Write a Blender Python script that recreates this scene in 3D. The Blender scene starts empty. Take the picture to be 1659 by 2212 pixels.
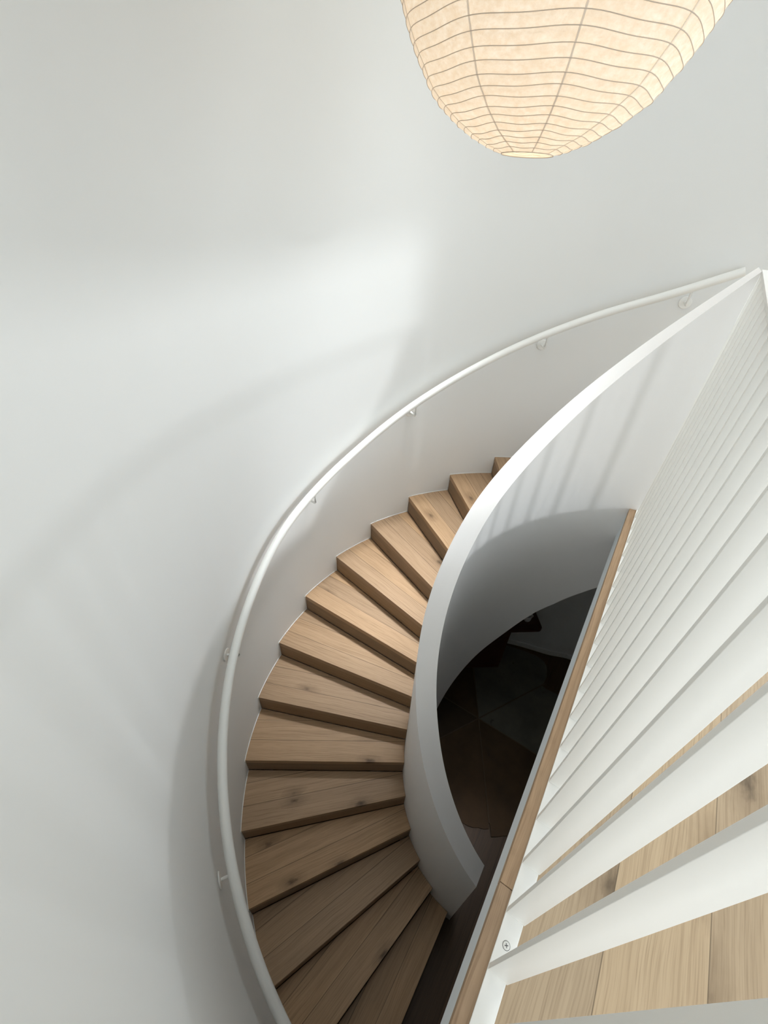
import bpy, bmesh, math, random
from mathutils import Vector, Matrix
random.seed(7)
C = bpy.context.scene.collection
rad = math.radians
PI = math.pi

# ---------------------------------------------------------------- measures (metres, z=0 on the upper floor)
RISE = 0.17
R_OUT = 1.9887            # inside face of the round stairwell wall
R_IN = 0.8439             # stair side of the inner guard wall, at tread level
R_VOID = 0.743            # void side of the guard wall
Z0 = -3 * RISE            # tread number 0
FL = -17 * RISE           # lower floor
PB = rad(56.0583)         # direction of the balustrade in plan
U = Vector((math.cos(PB), math.sin(PB), 0)); N = Vector((math.sin(PB), -math.cos(PB), 0))
T0, DT, DI, SL = 91.5195, 11.0141, 2.06, -0.246

def to_outer(k): return T0 + k * DT
def ti_inner(k): return T0 + k * (DT + SL) + DI
def zt(k): return Z0 - k * RISE
def noseline(th): return Z0 - (th - T0) / DT * RISE
def un(u, n, z=0.0): return U * u + N * n + Vector((0, 0, z))
def pol(r, th, z=0.0): return Vector((r * math.cos(rad(th)), r * math.sin(rad(th)), z))
def interp(x, xs, ys):
    if x <= xs[0]: return ys[0]
    for i in range(len(xs) - 1):
        if x <= xs[i + 1]:
            h = xs[i + 1] - xs[i]; t = (x - xs[i]) / h
            m0 = (ys[i + 1] - ys[max(i - 1, 0)]) / (xs[i + 1] - xs[max(i - 1, 0)])
            j = min(i + 2, len(xs) - 1); m1 = (ys[j] - ys[i]) / (xs[j] - xs[i])
            return ((2*t**3 - 3*t*t + 1) * ys[i] + (t**3 - 2*t*t + t) * h * m0 + (-2*t**3 + 3*t*t) * ys[i+1] + (t**3 - t*t) * h * m1)
    return ys[-1]

# ---------------------------------------------------------------- material helpers
def new_mat(name):
    m = bpy.data.materials.new(name); m.use_nodes = True
    nt = m.node_tree; nt.nodes.clear()
    out = nt.nodes.new('ShaderNodeOutputMaterial'); b = nt.nodes.new('ShaderNodeBsdfPrincipled')
    nt.links.new(b.outputs[0], out.inputs[0])
    return m, nt, b, out
def nd(nt, t, **kw):
    n = nt.nodes.new(t)
    for k, v in kw.items(): setattr(n, k, v)
    return n
def lk(nt, a, b): nt.links.new(a, b)
def math_n(nt, op, a, b=None, c=None):
    n = nd(nt, 'ShaderNodeMath', operation=op)
    for i, v in enumerate((a, b, c)):
        if v is None: continue
        if isinstance(v, (int, float)): n.inputs[i].default_value = v
        else: lk(nt, v, n.inputs[i])
    return n.outputs[0]
def mix_c(nt, fac, a, b, mode='MIX'):
    n = nd(nt, 'ShaderNodeMix', data_type='RGBA', blend_type=mode)
    if isinstance(fac, (int, float)): n.inputs[0].default_value = fac
    else: lk(nt, fac, n.inputs[0])
    for v, i in ((a, 6), (b, 7)):
        if isinstance(v, tuple): n.inputs[i].default_value = (*v, 1)
        else: lk(nt, v, n.inputs[i])
    return n.outputs[2]
def maprange(nt, v, a, b, c=0.0, d=1.0):
    n = nd(nt, 'ShaderNodeMapRange'); n.clamp = True
    lk(nt, v, n.inputs[0])
    for i, x in enumerate((a, b, c, d)): n.inputs[i + 1].default_value = x
    return n.outputs[0]
def noise(nt, vec, scale, detail=3.0, rough=0.5, dist=0.0):
    n = nd(nt, 'ShaderNodeTexNoise'); lk(nt, vec, n.inputs['Vector'])
    n.inputs['Scale'].default_value = scale; n.inputs['Detail'].default_value = detail
    n.inputs['Roughness'].default_value = rough; n.inputs['Distortion'].default_value = dist
    return n.outputs[0]
def vmul(nt, vec, s):
    n = nd(nt, 'ShaderNodeVectorMath', operation='MULTIPLY'); lk(nt, vec, n.inputs[0]); n.inputs[1].default_value = s
    return n.outputs[0]
def comb(nt, x, y, z):
    n = nd(nt, 'ShaderNodeCombineXYZ')
    for i, v in enumerate((x, y, z)):
        if isinstance(v, (int, float)): n.inputs[i].default_value = v
        else: lk(nt, v, n.inputs[i])
    return n.outputs[0]

def paint(name, col, rough=0.6, bump=0.02, scale=220):
    m, nt, b, out = new_mat(name)
    tc = nd(nt, 'ShaderNodeTexCoord').outputs['Object']
    n1 = noise(nt, tc, 1.3, 3)
    c = mix_c(nt, maprange(nt, n1, .3, .7), tuple(x * .985 for x in col), col)
    lk(nt, c, b.inputs['Base Color']); b.inputs['Roughness'].default_value = rough
    bp = nd(nt, 'ShaderNodeBump'); bp.inputs['Strength'].default_value = bump; bp.inputs['Distance'].default_value = .002
    lk(nt, noise(nt, tc, scale, 2), bp.inputs['Height']); lk(nt, bp.outputs[0], b.inputs['Normal'])
    return m

def oak(name, light, mid, dark, plank=None, offset=0.0, seams=None, rough=0.5, knots=1.0, kscale=1.0, seam_dark=.35, pick_t=.72):
    """Oak with the grain along local X. plank = board width along local Y; seams = list of Y positions of joints."""
    m, nt, b, out = new_mat(name)
    tc = nd(nt, 'ShaderNodeTexCoord').outputs['Object']
    rnd = nd(nt, 'ShaderNodeObjectInfo').outputs['Random']
    sp = nd(nt, 'ShaderNodeSeparateXYZ'); lk(nt, tc, sp.inputs[0]); x, y, z = sp.outputs
    yy = math_n(nt, 'SUBTRACT', y, z)
    bid = math_n(nt, 'MULTIPLY', rnd, 37.0)
    seam_mask = None
    if plank:
        yp = math_n(nt, 'DIVIDE', math_n(nt, 'SUBTRACT', y, offset), plank)
        fl = math_n(nt, 'FLOOR', yp); bid = math_n(nt, 'ADD', bid, fl)
        fr = math_n(nt, 'FRACT', yp)
        e = math_n(nt, 'MINIMUM', fr, math_n(nt, 'SUBTRACT', 1.0, fr))
        seam_mask = maprange(nt, math_n(nt, 'MULTIPLY', e, plank), .0007, .0018, 1.0, 0.0)
    elif seams:
        for s in seams:
            ys = math_n(nt, 'SUBTRACT', math_n(nt, 'SUBTRACT', y, s), math_n(nt, 'MULTIPLY', rnd, .035))
            bid = math_n(nt, 'ADD', bid, math_n(nt, 'MULTIPLY', math_n(nt, 'GREATER_THAN', ys, 0.0), 3.7))
            a = maprange(nt, math_n(nt, 'ABSOLUTE', ys), .0009, .0026, 1.0, 0.0)
            seam_mask = a if seam_mask is None else math_n(nt, 'MAXIMUM', seam_mask, a)
    wn = nd(nt, 'ShaderNodeTexWhiteNoise', noise_dimensions='1D'); lk(nt, bid, wn.inputs['W']); bv = wn.outputs['Value']
    off = math_n(nt, 'MULTIPLY', bv, 23.0)
    base = comb(nt, math_n(nt, 'ADD', x, off), yy, off)
    warp = noise(nt, vmul(nt, base, (2.2, 5, 1)), 1.0, 2)
    wv = comb(nt, math_n(nt, 'ADD', x, off), math_n(nt, 'ADD', yy, math_n(nt, 'MULTIPLY', warp, .05)), off)
    fig = noise(nt, vmul(nt, wv, (1.0, 26, 1)), 1.0, 4, .6)            # broad figure
    fine = noise(nt, vmul(nt, wv, (7, 260, 1)), 1.0, 2, .6)            # pores
    streak = noise(nt, vmul(nt, wv, (2.0, 150, 1)), 1.0, 3, .65)
    c = mix_c(nt, maprange(nt, fig, .25, .75), mid, light)
    c = mix_c(nt, maprange(nt, streak, .48, .75, 0, .5), c, dark)
    c = mix_c(nt, maprange(nt, fine, .52, .78, 0, .5), c, dark)
    # knots: sparse stretched cells
    vo = nd(nt, 'ShaderNodeTexVoronoi', feature='F1', voronoi_dimensions='2D'); vo.inputs['Randomness'].default_value = 1
    kv = comb(nt, math_n(nt, 'MULTIPLY', math_n(nt, 'ADD', x, off), 2.6 * kscale), math_n(nt, 'MULTIPLY', yy, 5.5 * kscale), off)
    lk(nt, kv, vo.inputs['Vector']); vo.inputs['Scale'].default_value = 1
    wob = math_n(nt, 'MULTIPLY', math_n(nt, 'SUBTRACT', noise(nt, vmul(nt, base, (30, 60, 1)), 1.0, 3), .5), .14)
    dd = math_n(nt, 'ADD', vo.outputs['Distance'], wob)
    sel = nd(nt, 'ShaderNodeSeparateColor'); lk(nt, vo.outputs['Color'], sel.inputs[0])
    pick = math_n(nt, 'GREATER_THAN', sel.outputs[0], pick_t)
    halo = math_n(nt, 'MULTIPLY', maprange(nt, dd, .05, .30, .5 * knots, 0.0), pick)
    dd2 = math_n(nt, 'ADD', dd, math_n(nt, 'MULTIPLY', sel.outputs[1], .07))
    core = math_n(nt, 'MULTIPLY', maprange(nt, dd2, .01, .12, .8 * knots, 0.0), pick)
    c = mix_c(nt, halo, c, tuple(d * .8 for d in dark))
    c = mix_c(nt, core, c, tuple(d * .28 for d in dark))
    # board to board tone
    tone = nd(nt, 'ShaderNodeHueSaturation'); lk(nt, c, tone.inputs['Color'])
    lk(nt, maprange(nt, bv, 0, 1, .86, 1.1), tone.inputs['Value']); lk(nt, maprange(nt, bv, 0, 1, .95, 1.04), tone.inputs['Saturation'])
    c = tone.outputs[0]
    if seam_mask is not None: c = mix_c(nt, math_n(nt, 'MULTIPLY', seam_mask, 1 - seam_dark), c, tuple(d * .3 for d in dark))
    lk(nt, c, b.inputs['Base Color']); b.inputs['Roughness'].default_value = rough
    b.inputs['Specular IOR Level'].default_value = .3
    bp = nd(nt, 'ShaderNodeBump'); bp.inputs['Strength'].default_value = .12; bp.inputs['Distance'].default_value = .001
    lk(nt, fine, bp.inputs['Height']); lk(nt, bp.outputs[0], b.inputs['Normal'])
    return m

def plain(name, col, rough=.5, metallic=0.0, var=.06, scale=8):
    m, nt, b, out = new_mat(name)
    tc = nd(nt, 'ShaderNodeTexCoord').outputs['Object']
    c = mix_c(nt, maprange(nt, noise(nt, tc, scale, 3), .3, .7), tuple(x * (1 - var) for x in col), tuple(min(1, x * (1 + var)) for x in col))
    lk(nt, c, b.inputs['Base Color']); b.inputs['Roughness'].default_value = rough; b.inputs['Metallic'].default_value = metallic
    return m

M = {}
M['wall'] = paint('white wall paint', (.80, .808, .798), .75)
M['guard'] = paint('white guard wall paint', (.86, .85, .84), .7)
M['rail'] = paint('white satin enamel', (.84, .84, .81), .32, .005)
M['bars'] = paint('white powder coat', (.85, .84, .80), .4, .004)
M['toprail'] = paint('white rail paint', (.74, .73, .70), .5, .004)
M['fascia'] = paint('grey white fascia paint', (.66, .70, .72), .6)
M['ceiling'] = paint('white ceiling paint', (.82, .82, .81), .8)
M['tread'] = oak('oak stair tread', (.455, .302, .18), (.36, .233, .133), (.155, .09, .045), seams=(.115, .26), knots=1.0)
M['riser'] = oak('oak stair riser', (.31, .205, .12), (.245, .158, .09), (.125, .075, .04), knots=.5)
M['floor'] = oak('pale oak floor', (.49, .37, .242), (.42, .31, .198), (.23, .155, .09), plank=.2275, offset=.0405, kscale=.62, pick_t=.35)
M['nosing'] = oak('oak floor edging', (.47, .325, .205), (.37, .245, .145), (.20, .115, .06), knots=.5)
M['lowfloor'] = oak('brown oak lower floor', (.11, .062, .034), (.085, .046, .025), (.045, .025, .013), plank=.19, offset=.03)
M['mahogany'] = oak('dark red brown table wood', (.10, .034, .020), (.07, .022, .013), (.03, .010, .006), knots=.2)
M['cup'] = plain('white glazed ceramic', (.8, .8, .78), .25, 0, .03)
M['metal'] = plain('brushed steel', (.72, .72, .70), .35, .8, .05, 40)
M['wire'] = plain('grey brown wire', (.58, .49, .40), .7)
M['cord'] = plain('white cord', (.75, .74, .72), .6)
M['caulk'] = paint('white sealant bead', (.82, .82, .80), .5, 0)
M['screw'] = plain('white painted screw', (.78, .77, .73), .4, 0, .05, 60)

def hide_mat(name, a, b2, spots):
    m, nt, b, out = new_mat(name)
    tc = nd(nt, 'ShaderNodeTexCoord').outputs['Object']
    n1 = noise(nt, tc, 3.0, 4, .6); n2 = noise(nt, tc, 11.0, 3, .6); n3 = noise(nt, tc, 260, 2)
    c = mix_c(nt, maprange(nt, n1, .35, .65), a, b2)
    c = mix_c(nt, maprange(nt, n2, .66, .74, 0, spots), c, (.02, .015, .012))
    c = mix_c(nt, maprange(nt, n3, .3, .7, 0, .3), c, tuple(x * .6 for x in a))
    lk(nt, c, b.inputs['Base Color']); b.inputs['Roughness'].default_value = .85
    return m
M['hide_brown'] = hide_mat('brown hide', (.095, .052, .024), (.06, .034, .016), .4)
M['hide_grey'] = hide_mat('grey speckled hide', (.15, .135, .105), (.095, .09, .075), .9)
M['hide_dark'] = hide_mat('dark brown hide', (.07, .042, .022), (.045, .028, .016), .3)

# translucent paper
def paper():
    m, nt, b, out = new_mat('rice paper')
    nt.nodes.remove(b)
    tc = nd(nt, 'ShaderNodeTexCoord').outputs['Object']
    fib = noise(nt, vmul(nt, tc, (1, 1, 1.6)), 38, 4, .7); blot = noise(nt, tc, 9, 3)
    col = mix_c(nt, maprange(nt, fib, .35, .7), (.86, .77, .66), (.96, .93, .88))
    col = mix_c(nt, maprange(nt, blot, .35, .7, 0, .35), col, (.88, .81, .71))
    bp = nd(nt, 'ShaderNodeBump'); bp.inputs['Strength'].default_value = .35; bp.inputs['Distance'].default_value = .006
    lk(nt, noise(nt, vmul(nt, tc, (1, 1, 2.2)), 16, 3, .6, 1.2), bp.inputs['Height'])
    d = nd(nt, 'ShaderNodeBsdfDiffuse'); t = nd(nt, 'ShaderNodeBsdfTranslucent'); mx = nd(nt, 'ShaderNodeMixShader')
    lk(nt, col, d.inputs[0]); lk(nt, col, t.inputs[0]); lk(nt, bp.outputs[0], d.inputs['Normal']); lk(nt, bp.outputs[0], t.inputs['Normal'])
    mx.inputs[0].default_value = .42
    lk(nt, d.outputs[0], mx.inputs[1]); lk(nt, t.outputs[0], mx.inputs[2]); lk(nt, mx.outputs[0], out.inputs[0])
    return m
M['paper'] = paper()
def tape():
    m, nt, b, out = new_mat('paper seam tape'); nt.nodes.remove(b)
    tc = nd(nt, 'ShaderNodeTexCoord').outputs['Object']
    col = mix_c(nt, noise(nt, tc, 40, 3), (.95, .90, .82), (.90, .83, .74))
    d = nd(nt, 'ShaderNodeBsdfDiffuse'); t = nd(nt, 'ShaderNodeBsdfTranslucent'); mx = nd(nt, 'ShaderNodeMixShader')
    lk(nt, col, d.inputs[0]); lk(nt, col, t.inputs[0]); mx.inputs[0].default_value = .4
    lk(nt, d.outputs[0], mx.inputs[1]); lk(nt, t.outputs[0], mx.inputs[2]); lk(nt, mx.outputs[0], out.inputs[0])
    return m
M['tape'] = tape()
def glow():
    m, nt, b, out = new_mat('warm glass bulb')
    b.inputs['Base Color'].default_value = (1, .9, .75, 1)
    b.inputs['Emission Color'].default_value = (1, .72, .42, 1); b.inputs['Emission Strength'].default_value = 6
    return m
M['bulb'] = glow()

# ---------------------------------------------------------------- mesh helpers
def bm_box(bm, x0, x1, y0, y1, z0, z1):
    vs = [bm.verts.new(p) for p in ((x0,y0,z0),(x1,y0,z0),(x1,y1,z0),(x0,y1,z0),(x0,y0,z1),(x1,y0,z1),(x1,y1,z1),(x0,y1,z1))]
    for f in ((3,2,1,0),(4,5,6,7),(0,1,5,4),(1,2,6,5),(2,3,7,6),(3,0,4,7)): bm.faces.new([vs[i] for i in f])
def bm_strip(bm, sections, closed=True):
    """sections: list of equal-length loops (closed profile) swept; ends capped"""
    rows = [[bm.verts.new(p) for p in s] for s in sections]
    n = len(rows[0])
    for a, b in zip(rows[:-1], rows[1:]):
        for i in range(n): bm.faces.new((a[i], a[(i+1) % n], b[(i+1) % n], b[i]))
    if closed: bm.faces.new(list(reversed(rows[0]))); bm.faces.new(rows[-1])
def bm_tube(bm, pts, r, seg=14, caps=True):
    rows = []
    for i, p in enumerate(pts):
        t = (pts[min(i+1, len(pts)-1)] - pts[max(i-1, 0)]).normalized()
        s = t.cross(Vector((0,0,1)))
        if s.length < 1e-4: s = t.cross(Vector((1,0,0)))
        s.normalize(); q = s.cross(t).normalized()
        rows.append([bm.verts.new(p + s * (r*math.cos(2*PI*j/seg)) + q * (r*math.sin(2*PI*j/seg))) for j in range(seg)])
    for a, b in zip(rows[:-1], rows[1:]):
        for j in range(seg): bm.faces.new((a[j], a[(j+1) % seg], b[(j+1) % seg], b[j]))
    if caps: bm.faces.new(list(reversed(rows[0]))); bm.faces.new(rows[-1])
def bm_ring(bm, fn, r, n=72, seg=6):
    """closed tube round fn(phi)"""
    rows = []
    for i in range(n):
        p = fn(2*PI*i/n); t = (fn(2*PI*(i+.5)/n) - fn(2*PI*(i-.5)/n)).normalized()
        s = t.cross(Vector((0,0,1))).normalized(); q = s.cross(t)
        rows.append([bm.verts.new(p + s*(r*math.cos(2*PI*j/seg)) + q*(r*math.sin(2*PI*j/seg))) for j in range(seg)])
    for i in range(n):
        a, b = rows[i], rows[(i+1) % n]
        for j in range(seg): bm.faces.new((a[j], a[(j+1) % seg], b[(j+1) % seg], b[j]))
def bm_lathe(bm, prof, seg=32, cap0=True, cap1=True):
    rows = [[bm.verts.new((r*math.cos(2*PI*j/seg), r*math.sin(2*PI*j/seg), z)) for j in range(seg)] for r, z in prof]
    for a, b in zip(rows[:-1], rows[1:]):
        for j in range(seg): bm.faces.new((a[j], a[(j+1) % seg], b[(j+1) % seg], b[j]))
    if cap0: bm.faces.new(list(reversed(rows[0])))
    if cap1: bm.faces.new(rows[-1])
def bm_prism(bm, poly, z0, z1):
    a = [bm.verts.new((p[0], p[1], z0)) for p in poly]; b = [bm.verts.new((p[0], p[1], z1)) for p in poly]
    bm.faces.new(list(reversed(a))); bm.faces.new(b); n = len(poly)
    for i in range(n): bm.faces.new((a[i], a[(i+1) % n], b[(i+1) % n], b[i]))
def obj(name, bm, mat, parent=None, loc=None, rotz=0.0, smooth=False, bevel=0.0, matrix=None):
    bmesh.ops.recalc_face_normals(bm, faces=bm.faces)
    me = bpy.data.meshes.new(name); bm.to_mesh(me); bm.free()
    me.materials.append(mat)
    o = bpy.data.objects.new(name, me); C.objects.link(o)
    if smooth:
        for f in me.polygons: f.use_smooth = True
        if smooth != 'all':
            md = o.modifiers.new('edges', 'EDGE_SPLIT'); md.split_angle = rad(40)
    if bevel:
        md = o.modifiers.new('bevel', 'BEVEL'); md.width = bevel; md.segments = 2; md.limit_method = 'ANGLE'; md.angle_limit = rad(40)
    if parent is not None: o.parent = parent
    if matrix is not None: o.matrix_local = matrix
    else:
        if loc is not None: o.location = loc
        o.rotation_euler = (0, 0, rotz)
    return o
def thing(name, label, cat, loc=(0,0,0), rotz=0.0, group=None):
    o = bpy.data.objects.new(name, None); C.objects.link(o); o.empty_display_size = .1
    o.location = loc; o.rotation_euler = (0,0,rotz); o['label'] = label; o['category'] = cat
    if group: o['group'] = group
    return o
def struct(o, label=None, cat=None):
    o['kind'] = 'structure'
    if label: o['label'] = label
    if cat: o['category'] = cat
    return o

# ---------------------------------------------------------------- THE SETTING
NE = -0.080               # free edge of the upper floor (n)
NB = 1.75                 # back wall of the landing (n)
H = 4.2                   # ceiling height
def arc(r, a, b, z, n):
    return [pol(r, a + (b-a)*i/n, z) for i in range(n+1)]

# round stairwell wall
bm = bmesh.new()
A0, A1, NS = 34.0, 233.9, 170
bm_strip(bm, [[pol(R_OUT, t, FL-.02), pol(R_OUT+.14, t, FL-.02), pol(R_OUT+.14, t, H), pol(R_OUT, t, H)] for t in [A0+(A1-A0)*i/NS for i in range(NS+1)]])
struct(obj('wall_stairwell', bm, M['wall'], smooth=True), 'tall smooth white curved wall wrapping round the staircase', 'wall')

# walls joining the round wall to the landing back wall, both sides
def un_obj(name, bm, mat, **kw):
    """mesh given in (u, n, z); local X runs along the balustrade, n runs to the right of it (local -Y)"""
    for v in bm.verts: v.co.y = -v.co.y
    return obj(name, bm, mat, rotz=PB, **kw)
UL = -3.6
uR = pol(R_OUT, A0); UR = uR.dot(U)
bm = bmesh.new(); bm_box(bm, UR, UR+.14, uR.dot(N), NB, FL-.02, H)
struct(un_obj('wall_right', bm, M['wall']), 'white end wall of the landing beyond the top of the stair', 'wall')
bm = bmesh.new(); bm_box(bm, UL-.14, UL, -.082, NB, FL-.02, H)
struct(un_obj('wall_left', bm, M['wall']), 'white end wall of the landing behind the viewer', 'wall')
bm = bmesh.new(); bm_box(bm, UL, -1.990, -.082, -.02, FL-.02, H)
struct(un_obj('wall_front', bm, M['wall']), 'short white wall joining the curved wall to the landing', 'wall')

# back wall of the landing with a wide window opening
W0, W1, WZ0, WZ1 = -3.3, .66, .25, 2.52
bm = bmesh.new()
bm_box(bm, UL-.14, W0, NB, NB+.2, FL-.02, H); bm_box(bm, W1, 2.6, NB, NB+.2, FL-.02, H)
bm_box(bm, W0, W1, NB, NB+.2, FL-.02, WZ0); bm_box(bm, W0, W1, NB, NB+.2, WZ1, H)
struct(un_obj('wall_back', bm, M['wall']), 'white wall with the window behind the landing', 'wall')
win = thing('window_1', 'wide white framed window lighting the landing', 'window', (0,0,0)); win['kind'] = 'structure'
bm = bmesh.new()
for a, b, c, d in ((W0, W1, WZ0, WZ0+.06), (W0, W1, WZ1-.06, WZ1)): bm_box(bm, a, b, NB+.05, NB+.13, c, d)
for x in (W0, W1-.05): bm_box(bm, x, x+.05, NB+.05, NB+.13, WZ0, WZ1)
o = un_obj('window_frame', bm, M['rail'], parent=win)

# upper floor slab + boards
pts = [un(-1.987, NE+.002), un(.84, NE+.002), un(1.987, NE+.002)]
poly = [un(-1.9885, NE+.036), un(1.9885, NE+.036)]
bm = bmesh.new()
loop = [(1.9865, NE+.036)]
loop += [(pol(R_OUT-.001, t).dot(U), pol(R_OUT-.001, t).dot(N)) for t in [56 - (56-A0)*i/8 for i in range(9)]]
loop += [(uR.dot(U), NB), (UL, NB), (UL, -.018), (-1.9865, -.018)]
loop += [(-1.9865, NE+.036)]
bm_prism(bm, loop, -.018, 0)
struct(un_obj('floor', bm, M['floor']), 'pale oak plank floor of the upper landing', 'floor')
bm = bmesh.new(); bm_prism(bm, [(u, max(n, NE+.02)) for u, n in loop], -.205, -.0185)
struct(un_obj('slab', bm, M['ceiling']), 'white underside of the upper landing', 'ceiling'); C.objects['slab'].name = 'ceiling_lower'
# fascia (grey white) below the edging
bm = bmesh.new(); bm_box(bm, -1.986, .752, NE+.001, NE+.019, -.215, -.0405)
struct(un_obj('trim_1', bm, M['fascia']), 'grey white fascia strip under the oak floor edge', 'trim')
# oak edging boards, joint at u=-1.252
for nm, a, b, lab in (('trim_2', -1.986, -1.2526, 'near short oak edging board at the landing edge below the last balusters'), ('trim_3', -1.2514, .790, 'long oak edging board running along the foot of the balustrade')):
    bm = bmesh.new(); bm_box(bm, a, b, NE, NE+.036, -.040, 0.0)
    struct(un_obj(nm, bm, M['nosing'], bevel=.0015), lab, 'trim')
bm = bmesh.new(); bm_box(bm, .848, 1.986, NE, NE+.036, -.040, 0.0)
struct(un_obj('trim_4', bm, M['nosing'], bevel=.0015), 'oak nosing at the top of the stair', 'trim')

# ceiling
bm = bmesh.new()
loop2 = [(pol(R_OUT+.14, t).x, pol(R_OUT+.14, t).y) for t in [A0+(A1-A0)*i/60 for i in range(61)]]
b0 = un(UL-.14, -.082); b1 = un(UL-.14, NB+.2); b2 = un(uR.dot(U)+.14, NB+.2)
bm_prism(bm, loop2 + [(b0.x, b0.y), (b1.x, b1.y), (b2.x, b2.y)], H, H+.1)
struct(obj('ceiling', bm, M['ceiling']), 'white ceiling over the stairwell', 'ceiling')

# lower floor
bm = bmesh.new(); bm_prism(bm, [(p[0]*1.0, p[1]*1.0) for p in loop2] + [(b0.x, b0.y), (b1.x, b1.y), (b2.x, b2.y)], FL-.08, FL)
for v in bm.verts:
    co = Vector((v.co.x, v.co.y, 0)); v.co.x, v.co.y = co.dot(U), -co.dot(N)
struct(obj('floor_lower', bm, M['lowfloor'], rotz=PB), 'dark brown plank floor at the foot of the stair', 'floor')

# guard wall between stair and void --------------------------------------------------
GH = ([58,75,90,110,130,145,160,175,190,205,220,236], [1.240,1.201,1.165,1.123,1.115,1.09,1.085,1.088,1.094,1.076,1.057,1.035])
GB = ([55,59.3,73.7,82.1,96.9,111.5,126.2,134.3,165], [-.56,-.642,-.922,-1.063,-1.361,-1.605,-1.899,-2.10,FL])
def guard_top(t): return noseline(t) + interp(t, *GH)
def guard_bot(t): return max(FL, interp(t, *GB)) if t < 164 else FL
secs = []
G0, G1 = 59.9, 236.2
for i in range(201):
    t = G0 + (G1-G0)*i/200
    tb = t - 1.4*max(0, 1-i/12); tm = t - .7*max(0, 1-i/12)
    zt_, zb = guard_top(t), guard_bot(t)
    zm = noseline(t)
    secs.append([pol(R_VOID, tb, zb), pol(R_IN+.002, tb, zb), pol(R_IN+.002, tm, zm), pol(.860, t, zt_), pol(R_VOID, t, zt_)])
bm = bmesh.new(); bm_strip(bm, secs)
struct(obj('wall_inner', bm, M['guard'], smooth=True), 'white curved guard wall rising between the stair treads and the dark void', 'wall')
# small white skirting block on the guard wall at the landing
bm = bmesh.new(); bm_box(bm, .786, .800, -.074, -.046, .001, .055)
struct(un_obj('baseboard_landing', bm, M['rail'], bevel=.002), 'tiny white skirting block where oak edging meets the guard wall', 'skirting')

# lower round wall with its skirting
LR = ([20,45,51,58.6,71,85,104], [1.93,1.95,1.93,1.835,1.79,1.78,1.80])
secs, sk = [], []
for i in range(61):
    t = 24 + 80*i/60; r = min(interp(t, *LR), R_OUT-.04)
    top = -.23 if t < 58.5 else min(-.23, guard_bot(t)-.03)
    secs.append([pol(r, t, FL), pol(R_OUT-.002, t, FL), pol(R_OUT-.002, t, top), pol(r, t, top)])
    sk.append([pol(r-.014, t, FL), pol(r-.0005, t, FL), pol(r-.0005, t, FL+.07), pol(r-.014, t, FL+.07)])
bm = bmesh.new(); bm_strip(bm, secs)
struct(obj('wall_lower', bm, M['wall'], smooth=True), 'shaded white curved wall of the room below', 'wall')
bm = bmesh.new(); bm_strip(bm, sk)
struct(obj('baseboard_lower', bm, M['rail'], smooth=True), 'white skirting at the foot of the lower curved wall', 'skirting')

# ---------------------------------------------------------------- STAIRCASE
stair = thing('spiral_staircase', 'winding oak staircase between white curved walls, descending to the left', 'staircase', (0, 0, FL))
SOFF = Vector((0, 0, -FL))
KS = list(range(-2, 14))
def step_frame(k):
    pi_ = pol(R_IN, ti_inner(k), zt(k)); po = pol(R_OUT, to_outer(k), zt(k))
    ex = (po - pi_).normalized(); ey = Vector((0,0,1)).cross(ex)
    # back of the tread lies toward smaller angles = -ey side
    return pi_, po, ex, -ey
caulk = bmesh.new()
for k in KS:
    pi_, po, ex, eb = step_frame(k)
    # right-handed local frame: X along the nose, Y toward the back, Z down -> flip X instead to keep Z up
    X = -ex; Y = eb
    m = Matrix(((X.x, Y.x, 0, po.x), (X.y, Y.y, 0, po.y), (0, 0, 1, po.z + SOFF.z), (0, 0, 0, 1)))
    mi = m.inverted()
    def loc(p): return mi @ (Vector(p) + SOFF)
    ro, ri = R_OUT-.0015, R_IN+.0035
    t_f_i, t_b_i = ti_inner(k), ti_inner(k-1); t_f_o, t_b_o = to_outer(k), to_outer(k-1)
    poly = [pol(ri, t_f_i + (t_b_i-t_f_i)*j/6, zt(k)) for j in range(7)] + [pol(ro, t_b_o + (t_f_o-t_b_o)*j/10, zt(k)) for j in range(11)]
    bm = bmesh.new(); lp = [loc(p) for p in poly]
    bm_prism(bm, [(p.x, p.y) for p in lp], -.042, 0)
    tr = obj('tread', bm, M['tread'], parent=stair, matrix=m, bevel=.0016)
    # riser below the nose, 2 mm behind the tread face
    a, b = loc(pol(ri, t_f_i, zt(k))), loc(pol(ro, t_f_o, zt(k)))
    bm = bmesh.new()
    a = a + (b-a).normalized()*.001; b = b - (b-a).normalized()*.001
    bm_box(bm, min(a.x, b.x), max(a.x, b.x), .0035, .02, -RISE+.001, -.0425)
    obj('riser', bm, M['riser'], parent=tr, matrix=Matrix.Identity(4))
    # sealant bead following the step profile on the round wall
    th0, th1 = t_b_o, t_f_o
    for j in range(8):
        ta, tb = th0 + (th1-th0)*j/8, th0 + (th1-th0)*(j+1)/8
        bm_strip(caulk, [[pol(R_OUT-.004, t, zt(k)+.0005-FL), pol(R_OUT-.0005, t, zt(k)+.0005-FL), pol(R_OUT-.0005, t, zt(k)+.006-FL), pol(R_OUT-.004, t, zt(k)+.006-FL)] for t in (ta, tb)])
    e = .17
    bm_strip(caulk, [[pol(R_OUT-.004, t, z-FL), pol(R_OUT-.0005, t, z-FL), pol(R_OUT-.0005, t+e, z-FL), pol(R_OUT-.004, t+e, z-FL)] for t, z in ((th1, zt(k+1)+.001), (th1, zt(k)))])
obj('sealant_bead', caulk, M['caulk'], parent=stair)
# top riser under the landing
pi_, po, ex, eb = step_frame(-3)
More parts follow.
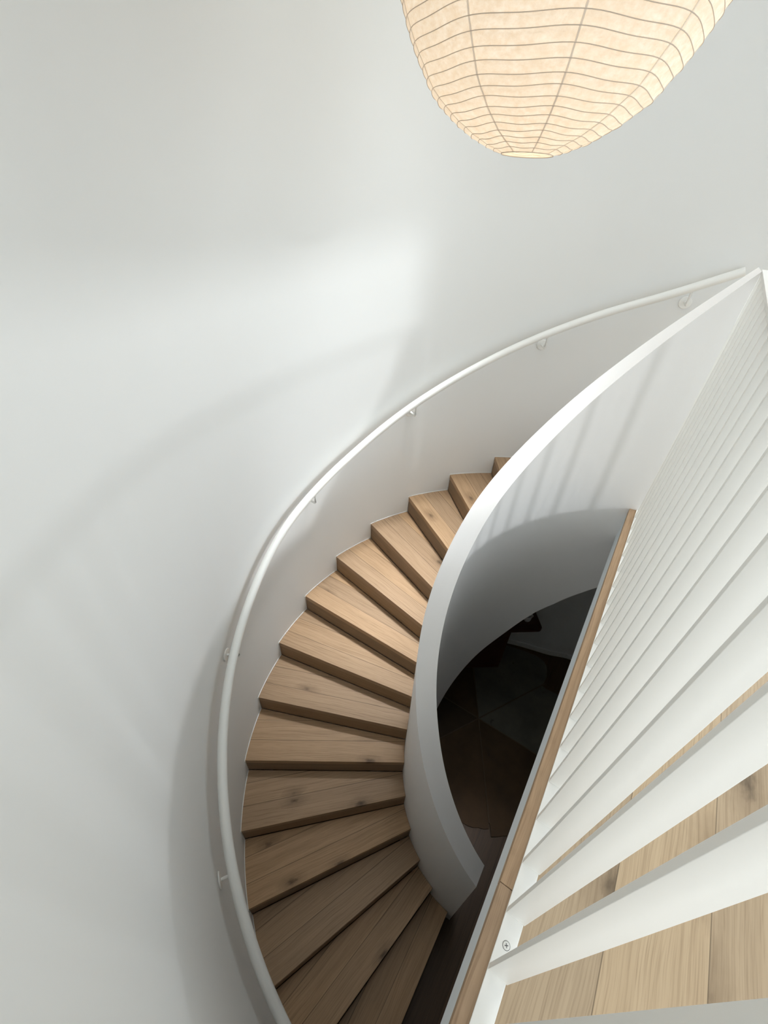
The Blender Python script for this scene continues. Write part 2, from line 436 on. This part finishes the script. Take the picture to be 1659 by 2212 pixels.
# plastered underside of the flight
bm = bmesh.new(); secs = []
for i in range(81):
    t = 60 + 104*i/80; z = guard_bot(t) + .012; z2 = min(z + .05, noseline(t) - .24)
    secs.append([pol(R_IN+.004, t, z-FL), pol(R_OUT-.004, t, z-FL), pol(R_OUT-.004, t, max(z2, z+.01)-FL), pol(R_IN+.004, t, max(z2, z+.01)-FL)])
bm_strip(bm, secs)
o = obj('soffit', bm, M['guard'], parent=stair, smooth=True); o['label'] = 'white plastered underside'
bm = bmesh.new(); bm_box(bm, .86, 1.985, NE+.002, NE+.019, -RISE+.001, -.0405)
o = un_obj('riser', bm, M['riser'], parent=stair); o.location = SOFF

# ---------------------------------------------------------------- HANDRAIL
hr = thing('wall_handrail', 'white round tube handrail following the curved wall on brackets', 'handrail', pol(1.909, 57, 0))
RL = ([57,67,78,92,103,116,130,141,155,168,182,200,213,219,230], [1.037,1.018,1.022,1.012,.992,.972,.962,.99,1.045,1.05,1.062,1.05,1.0,.965,.94])
def rail_z(t): return noseline(t) + interp(t, *RL)
hp = hr.location.copy()
pts = [pol(1.909, 57 + (232-57)*i/150, rail_z(57 + (232-57)*i/150)) - hp for i in range(151)]
bm = bmesh.new(); bm_tube(bm, pts, .0255, 20)
obj('rail_tube', bm, M['rail'], parent=hr, smooth=True)
for t in (63.6, 87.2, 115.3, 143.0, 174.0, 202.4):
    z = rail_z(t)
    zr = z - .105
    br = bmesh.new()
    # arm: out of the rosette, then up to the tube
    p0 = pol(R_OUT-.006, t, zr); p1 = pol(1.919, t, zr); p2 = pol(1.911, t, zr+.003); p3 = pol(1.909, t, zr+.011); p4 = pol(1.909, t, z-.022)
    bm_tube(br, [p-hp for p in (p0, p1, p2, p3, p4)], .0078, 12)
    arm = obj('bracket', br, M['rail'], parent=hr, smooth=True)
    rb = bmesh.new(); bm_lathe(rb, [(.038, 0), (.038, .003), (.035, .006), (.010, .0075)], 28)
    nrm = -pol(1, t); zax = nrm; xax = Vector((0,0,1)).cross(zax).normalized(); yax = zax.cross(xax)
    pc = pol(R_OUT-.0015, t, zr) - hp
    mm = Matrix(((xax.x, yax.x, zax.x, pc.x), (xax.y, yax.y, zax.y, pc.y), (xax.z, yax.z, zax.z, pc.z), (0,0,0,1)))
    obj('rosette', rb, M['rail'], parent=arm, matrix=mm, smooth=True)

# ---------------------------------------------------------------- BALUSTRADE
bal = thing('balustrade', 'white landing balustrade of flat upright bars on an oak edged floor', 'railing', (0,0,0))
BT = 1.200                # top of the bars
bm = bmesh.new(); bm_box(bm, -1.985, .788, -.0455, .0025, 0.0005, .006)
o = un_obj('bottom_rail', bm, M['bars'], bevel=.001); o.parent = bal; brail = o
# screw in the bottom rail
sc = bmesh.new(); bm_lathe(sc, [(.0096, -.0005), (.0096, .0003), (.0086, .0003), (.0084, .0008), (.007, .0011)], 28)
o = obj('screw', sc, M['screw'], parent=brail, loc=(-1.363, .0211, .0062))
cr = bmesh.new(); bm_box(cr, -.0045, .0045, -.0009, .0009, 0.0006, .00125); bm_box(cr, -.0009, .0009, -.0045, .0045, 0.0006, .0013)
for v in cr.verts: v.co = Matrix.Rotation(rad(28), 3, 'Z') @ v.co
bm2 = cr
cross_m = plain('dark screw slot', (.10, .095, .09), .6)
# slot is part of the screw mesh: join with second material
me = o.data; tmp = bmesh.new(); tmp.from_mesh(me); nb = len(tmp.faces)
base = [tmp.verts.new(v.co) for v in bm2.verts]; bm2.verts.index_update()
for f in bm2.faces: tmp.faces.new([base[v.index] for v in f.verts]).material_index = 1

for f in tmp.faces:
    if f.material_index == 0 and all(v.co.z < .0004 for v in f.verts) and any(v.co.z > .0002 for v in f.verts): f.material_index = 1
tmp.to_mesh(me); tmp.free(); bm2.free(); me.materials.append(cross_m)
SPC = .12255
k = 0
for i in range(-4, 19):
    u = -1.4263 + SPC*i
    if u > .785: break
    bm = bmesh.new(); bm_box(bm, 0, .0135, -.0440, .0050, .0062, BT)
    o = un_obj('baluster', bm, M['bars'], bevel=.0008); o.parent = bal; o.location = U * u
bm = bmesh.new(); bm_box(bm, -1.985, .800, -.047, .012, BT+.0002, BT+.014)
o = un_obj('top_rail', bm, M['toprail'], bevel=.001); o.parent = bal

# ---------------------------------------------------------------- PAPER LANTERN
F = 1.1875
CAM = Vector((-1.14708, -1.26294, 1.51490))
ax16 = Vector((-.73712, .28361, 1.525))
bottom = CAM + (ax16 - CAM) * F
lan = thing('paper_lantern', 'large glowing cream rice paper lantern with wire hoops hanging over the stairwell', 'lamp', bottom)
PZ = [0.0, .015, .031, .055, .082, .115, .155, .175, .218, .265, .325, .40, .49, .58, .66, .72, .76, .785]
PR = [.070, .115, .155, .200, .240, .280, .308, .323, .348, .370, .392, .405, .395, .355, .285, .205, .13, .085]
# arc-length parametrised profile
prof = []
for i in range(401):
    z = PZ[-1]*i/400; prof.append((interp(z, PZ, PR)*F, z*F))
cum = [0.0]
for a, b in zip(prof[:-1], prof[1:]): cum.append(cum[-1] + math.hypot(b[0]-a[0], b[1]-a[1]))
def at_len(s):
    for i in range(len(cum)-1):
        if s <= cum[i+1]:
            t = (s-cum[i])/(cum[i+1]-cum[i]); a, b = prof[i], prof[i+1]
            return (a[0]+(b[0]-a[0])*t, a[1]+(b[1]-a[1])*t)
    return prof[-1]
step = .0238*F
NH = int(cum[-1]/step)
phi0 = math.atan2((CAM-bottom).y, (CAM-bottom).x) + rad(9.7)
NR = 9
def rmod(phi, r):
    return r * (1 - .016*(1-math.cos(NR*(phi-phi0)))/2)
rng = random.Random(3)
tocam = Vector((CAM.x-bottom.x, CAM.y-bottom.y, 0)).normalized()
TILT = Matrix.Rotation(rad(4.5), 3, Vector((0,0,1)).cross(-tocam))      # hangs slightly out of plumb
hz = [[rng.uniform(-.0016, .0016) for _ in range(NR)] for _ in range(NH+1)]
def hoop_pt(i, phi, dr=0.0):
    r, z = at_len(i*step)
    a = ((phi-phi0)/(2*PI)*NR) % NR; j = int(a) % NR; f = a-int(a); f = f*f*(3-2*f)
    dz = (hz[i][j]*(1-f) + hz[i][(j+1) % NR]*f) * (1 if i > 0 else 0)
    sag = -.0045*math.sin(PI*(a-int(a)))**2 * min(1, r/.2) if i > 0 else 0
    rr = rmod(phi, r)+dr
    return TILT @ Vector((rr*math.cos(phi), rr*math.sin(phi), z+dz+sag))
bm = bmesh.new(); NP = 144; rows = []
for i in range(NH):
    for s in range(4):
        row = []
        for j in range(NP):
            phi = phi0 + 2*PI*j/NP
            a, b = hoop_pt(i, phi), hoop_pt(i+1, phi); t = s/4
            p = a.lerp(b, t); 
            dip = .0028*math.sin(PI*t)
            wr = .0012*math.sin(phi*23+i*2.1)*math.sin(PI*t)
            p.x -= (dip+wr)*math.cos(phi); p.y -= (dip+wr)*math.sin(phi)
            row.append(bm.verts.new(p))
        rows.append(row)
rows.append([bm.verts.new(hoop_pt(NH, phi0+2*PI*j/NP)) for j in range(NP)])
for a, b in zip(rows[:-1], rows[1:]):
    for j in range(NP): bm.faces.new((a[j], a[(j+1) % NP], b[(j+1) % NP], b[j]))
obj('paper_shade', bm, M['paper'], parent=lan, smooth='all')
for i in range(NH+1):
    bm = bmesh.new(); bm_ring(bm, lambda ph: hoop_pt(i, ph, .0008), .0010 if i else .0016, 108, 6)
    obj('hoop' if i else 'rim_hoop', bm, M['wire'], parent=lan, smooth='all')
for q in range(NR):
    phi = phi0 + 2*PI*q/NR; bm = bmesh.new(); w = .0024
    rows = []
    for i in range(NH+1):
        p = hoop_pt(i, phi, .0006); ww = w if at_len(i*step)[0] > .15 else w*(.45+.55*at_len(i*step)[0]/.15)
        tg = TILT @ Vector((-math.sin(phi), math.cos(phi), 0)); nr = TILT @ Vector((math.cos(phi), math.sin(phi), 0))
        rows.append([p - tg*ww, p + tg*ww, p + tg*ww - nr*.0016, p - tg*ww - nr*.0016])
    bm_strip(bm, rows)
    obj('seam_strip', bm, M['tape'], parent=lan)
bm = bmesh.new(); ztop = prof[-1][1]
ct = TILT @ Vector((0,0,ztop)); cl = TILT @ Vector((0,0,ztop*.62)); bm_tube(bm, [cl, ct, Vector((ct.x,ct.y,H-bottom.z-.03))], .004, 10)
obj('cord', bm, M['cord'], parent=lan, smooth=True)
bm = bmesh.new(); bm_lathe(bm, [(.05, 0), (.05, .02), (.03, .0295)], 32)
obj('ceiling_cup', bm, M['cord'], parent=lan, loc=(ct.x,ct.y,H-bottom.z-.031), smooth=True)
bm = bmesh.new(); bm_lathe(bm, [(.012, -.06), (.03, -.05), (.042, -.02), (.042, .0), (.03, .03), (.016, .05), (.016, .09)], 24)
obj('bulb', bm, M['bulb'], parent=lan, loc=TILT @ Vector((0,0,ztop*.53)), smooth=True)
# wire spreader at the top and bottom
bm = bmesh.new()
for q in range(2):
    a = phi0 + q*PI/2
    r_, z_ = at_len(NH*step)
    d = Vector((math.cos(a), math.sin(a), 0))*r_
    bm_tube(bm, [TILT @ (-d+Vector((0,0,z_))), TILT @ (d+Vector((0,0,z_)))], .0012, 6)
obj('spreader', bm, M['wire'], parent=lan)

# ---------------------------------------------------------------- LOWER ROOM: rug, console table, jug
rc = Vector((.017, .80, FL))
rug = thing('patchwork_hide_rug', 'dark patchwork hide rug of six wedge panels on the lower plank floor', 'rug', rc)
hm = ['hide_grey', 'hide_grey', 'hide_dark', 'hide_brown', 'hide_brown', 'hide_brown']
order = [(-34.4, 'hide_grey'), (25.6, 'hide_grey'), (85.6, 'hide_brown'), (145.6, 'hide_dark'), (205.6, 'hide_brown'), (265.6, 'hide_brown')]
rr = random.Random(11)
for a0, mt in order:
    bm = bmesh.new(); a1 = a0+60; n = 22
    top, bot = [], []
    ph1, ph2 = rr.uniform(0,6), rr.uniform(0,6)
    outer = []
    for j in range(n+1):
        f = j/n; a = a0 + .4 + (a1-a0-.8)*f
        r = .92 + .05*math.sin(PI*f)**.6 + .012*math.sin(f*17+ph1) + .008*math.sin(f*41+ph2)
        if a0 == 265.6 and f < .25: r += .06*(1-f/.25)
        if a0 == 25.6: r = .87 + .22*min(1, f/.16)**.7 * (1-.25*max(0, f-.5))
        if a0 == -34.4: r += .05*math.sin(PI*min(1, f/.9)) - .09*max(0, (f-.82)/.18)
        outer.append((r, a))
    grid = []
    for r_f in [i/8 for i in range(9)]:
        row = []
        for j in range(n+1):
            r, a = outer[j]; rad_ = .006 + (r-.006)*r_f; px_, py_ = rc.x + rad_*math.cos(rad(a)), rc.y + rad_*math.sin(rad(a)); pr_ = math.hypot(px_, py_); pt_ = math.degrees(math.atan2(py_, px_)) % 360; kf = .728/pr_ if 140 < pt_ < 262 and pr_ > .728 else (1.735/pr_ if pt_ < 125 and pr_ > 1.735 else 1.0)
            f = j/n; edge = min(f, 1-f)*60*PI/180*rad_     # distance to the seam
            zz = .010 + .004*math.exp(-(edge/.014)**2) + .0025*math.sin(rad_*9+ph1)*math.sin(a*.2+ph2)
            row.append(bm.verts.new((px_*kf-rc.x, py_*kf-rc.y, max(.004, zz))))
        grid.append(row)
    for g, h in zip(grid[:-1], grid[1:]):
        for j in range(n): bm.faces.new((g[j], g[j+1], h[j+1], h[j]))
    # skirt down to the floor along the whole border
    border = [grid[i][0] for i in range(9)] + grid[8][1:] + [grid[i][n] for i in range(7, -1, -1)] + list(reversed(grid[0][1:n]))
    low = [bm.verts.new((v.co.x, v.co.y, .0005)) for v in border]
    for i in range(len(border)):
        j = (i+1) % len(border); bm.faces.new((border[i], border[j], low[j], low[i]))
    bm.faces.new(low)
    o = obj('hide_panel', bm, M[mt], parent=rug, smooth=True)
    if mt == 'hide_grey': o['label'] = 'grey speckled hide panel'

M['stitch'] = plain('tan stitched seam', (.10, .066, .04), .8)
for a0, mt in order:
    bm = bmesh.new(); L_ = .90 if not 140 < a0 < 262 else .70
    bm_tube(bm, [Vector((q*math.cos(rad(a0)), q*math.sin(rad(a0)), .013)) for q in (.01, .2, .4, .6, L_)], .006, 8)
    obj('seam', bm, M['stitch'], parent=rug, smooth=True)
TT = .75
tb = thing('console_table', 'dark red brown wooden table with rounded top corner under the stair', 'table', (0, 1.49, FL+.0215), rad(3))
def rrect(x0, x1, y0, y1, r, n=6):
    out = []
    for cx, cy, s in ((x1-r, y1-r, 0), (x0+r, y1-r, 90), (x0+r, y0+r, 180), (x1-r, y0+r, 270)):
        for i in range(n+1):
            a = rad(s + 90*i/n); out.append((cx+r*math.cos(a), cy+r*math.sin(a)))
    return out
bm = bmesh.new(); bm_prism(bm, rrect(-.62, .625, -.185, .15, .045), TT-.032, TT)
top = obj('table_top', bm, M['mahogany'], parent=tb, bevel=.004)
bm = bmesh.new(); bm_box(bm, -.45, .335, -.135, .12, .0, TT-.033)
body = obj('cabinet_body', bm, M['mahogany'], parent=tb, bevel=.004)
bm = bmesh.new(); bm_box(bm, -.40, -.07, -.147, -.1355, .08, TT-.08)
d1 = obj('door', bm, M['mahogany'], parent=tb, bevel=.003)
bm = bmesh.new(); bm_box(bm, -.045, .285, -.147, -.1355, .08, TT-.08)
d2 = obj('door', bm, M['mahogany'], parent=tb, bevel=.003)

jug = thing('small_jug', 'small white ceramic jug with pointed lip standing on the dark table', 'jug', (.492, 1.452, FL+TT+.022))
bm = bmesh.new(); bm_lathe(bm, [(.016, 0), (.026, .003), (.036, .02), (.039, .04), (.036, .06), (.031, .078), (.028, .078), (.032, .058), (.034, .04), (.030, .018), (.004, .008)], 28, True, True)
for v in bm.verts:
    if v.co.z > .055 and v.co.x > .015 and abs(v.co.y) < .016: v.co.x += (v.co.z-.055)*1.0
obj('jug_body', bm, M['cup'], parent=jug, smooth=True)

# ---------------------------------------------------------------- LIGHT
def area(name, loc, target, sx, sy, power, col):
    l = bpy.data.lights.new(name, 'AREA'); l.shape = 'RECTANGLE'; l.size = sx; l.size_y = sy; l.energy = power; l.color = col
    o = bpy.data.objects.new(name, l); C.objects.link(o); o.location = loc
    o.rotation_euler = (Vector(target)-Vector(loc)).to_track_quat('-Z', 'Y').to_euler()
    return o
p = un(-.75, NB+.02, 1.45); area('window_daylight', p, p - N, 2.6, 2.3, 13, (.84, .945, 1.0))
p = un(UR-.03, 1.02, 1.35); area('side_fill', p, p - U, 1.3, 2.2, 39, (.87, .955, 1.0))  # added fill for walls and treads; this end wall has no window
p = un(-2.9, .9, 1.3); area('landing_fill', p, p + U, 1.3, 2.2, 26, (.90, .96, 1.0))  # added fill behind the viewer, brightens the bar faces and landing floor
p = Vector((-.42, 1.64, H-.02)); lo = area('tread_fill', p, (-1.08, 1.0, -1.0), 1.0, .6, 20, (.93, .975, 1.0)); lo.data.spread = rad(27)  # added narrow beam onto the upper treads; the ceiling has no opening
p = Vector((-.15, .75, H-.02)); lo = area('overhead_fill', p, (-.15, .75, 0), 2.0, 2.0, 11, (.93, .975, 1.0)); lo.data.spread = rad(70)  # added soft overhead fill for guard wall and void, no fitting here
s = bpy.data.lights.new('sun', 'SUN'); s.energy = .80; s.angle = rad(4.2); s.color = (.93, .97, 1.0)
so = bpy.data.objects.new('sun', s); C.objects.link(so)
d = (-N + U*.12 + Vector((0,0,-.36))).normalized(); so.rotation_euler = d.to_track_quat('-Z', 'Y').to_euler(); so.location = un(0, 4, 3)
b = bpy.data.lights.new('lantern_bulb', 'POINT'); b.energy = 3.1; b.color = (1.0, .82, .60); b.shadow_soft_size = .06
bo = bpy.data.objects.new('lantern_bulb', b); C.objects.link(bo); bo.location = bottom + TILT @ Vector((0,0,ztop*.33))

w = bpy.data.worlds.new('sky'); bpy.context.scene.world = w; w.use_nodes = True
nt = w.node_tree; bg = nt.nodes.get('Background') or nt.nodes.new('ShaderNodeBackground')
bg.inputs[0].default_value = (.85, .92, 1, 1); bg.inputs[1].default_value = .5

# ---------------------------------------------------------------- CAMERA
cd = bpy.data.cameras.new('camera'); cam = bpy.data.objects.new('camera', cd); C.objects.link(cam)
r = Vector((.99909121, -.01092764, .04119891)); u = Vector((-.02478873, .63733791, .77018563)); f = Vector((.03467394, .77050696, -.63648782))
cam.matrix_world = Matrix(((r.x, u.x, -f.x, CAM.x), (r.y, u.y, -f.y, CAM.y), (r.z, u.z, -f.z, CAM.z), (0,0,0,1)))
cd.sensor_fit = 'VERTICAL'; cd.sensor_height = 36; cd.sensor_width = 27; cd.lens = 940.8989/2212*36
cd.clip_start = .02; cd.clip_end = 50
sc_ = bpy.context.scene; sc_.camera = cam
sc_.view_settings.view_transform = 'Standard'; sc_.view_settings.look = 'None'; sc_.view_settings.exposure = 0.0; sc_.view_settings.gamma = 1.0
sc_.cycles.max_bounces = 10; sc_.cycles.diffuse_bounces = 7; sc_.cycles.use_denoising = True
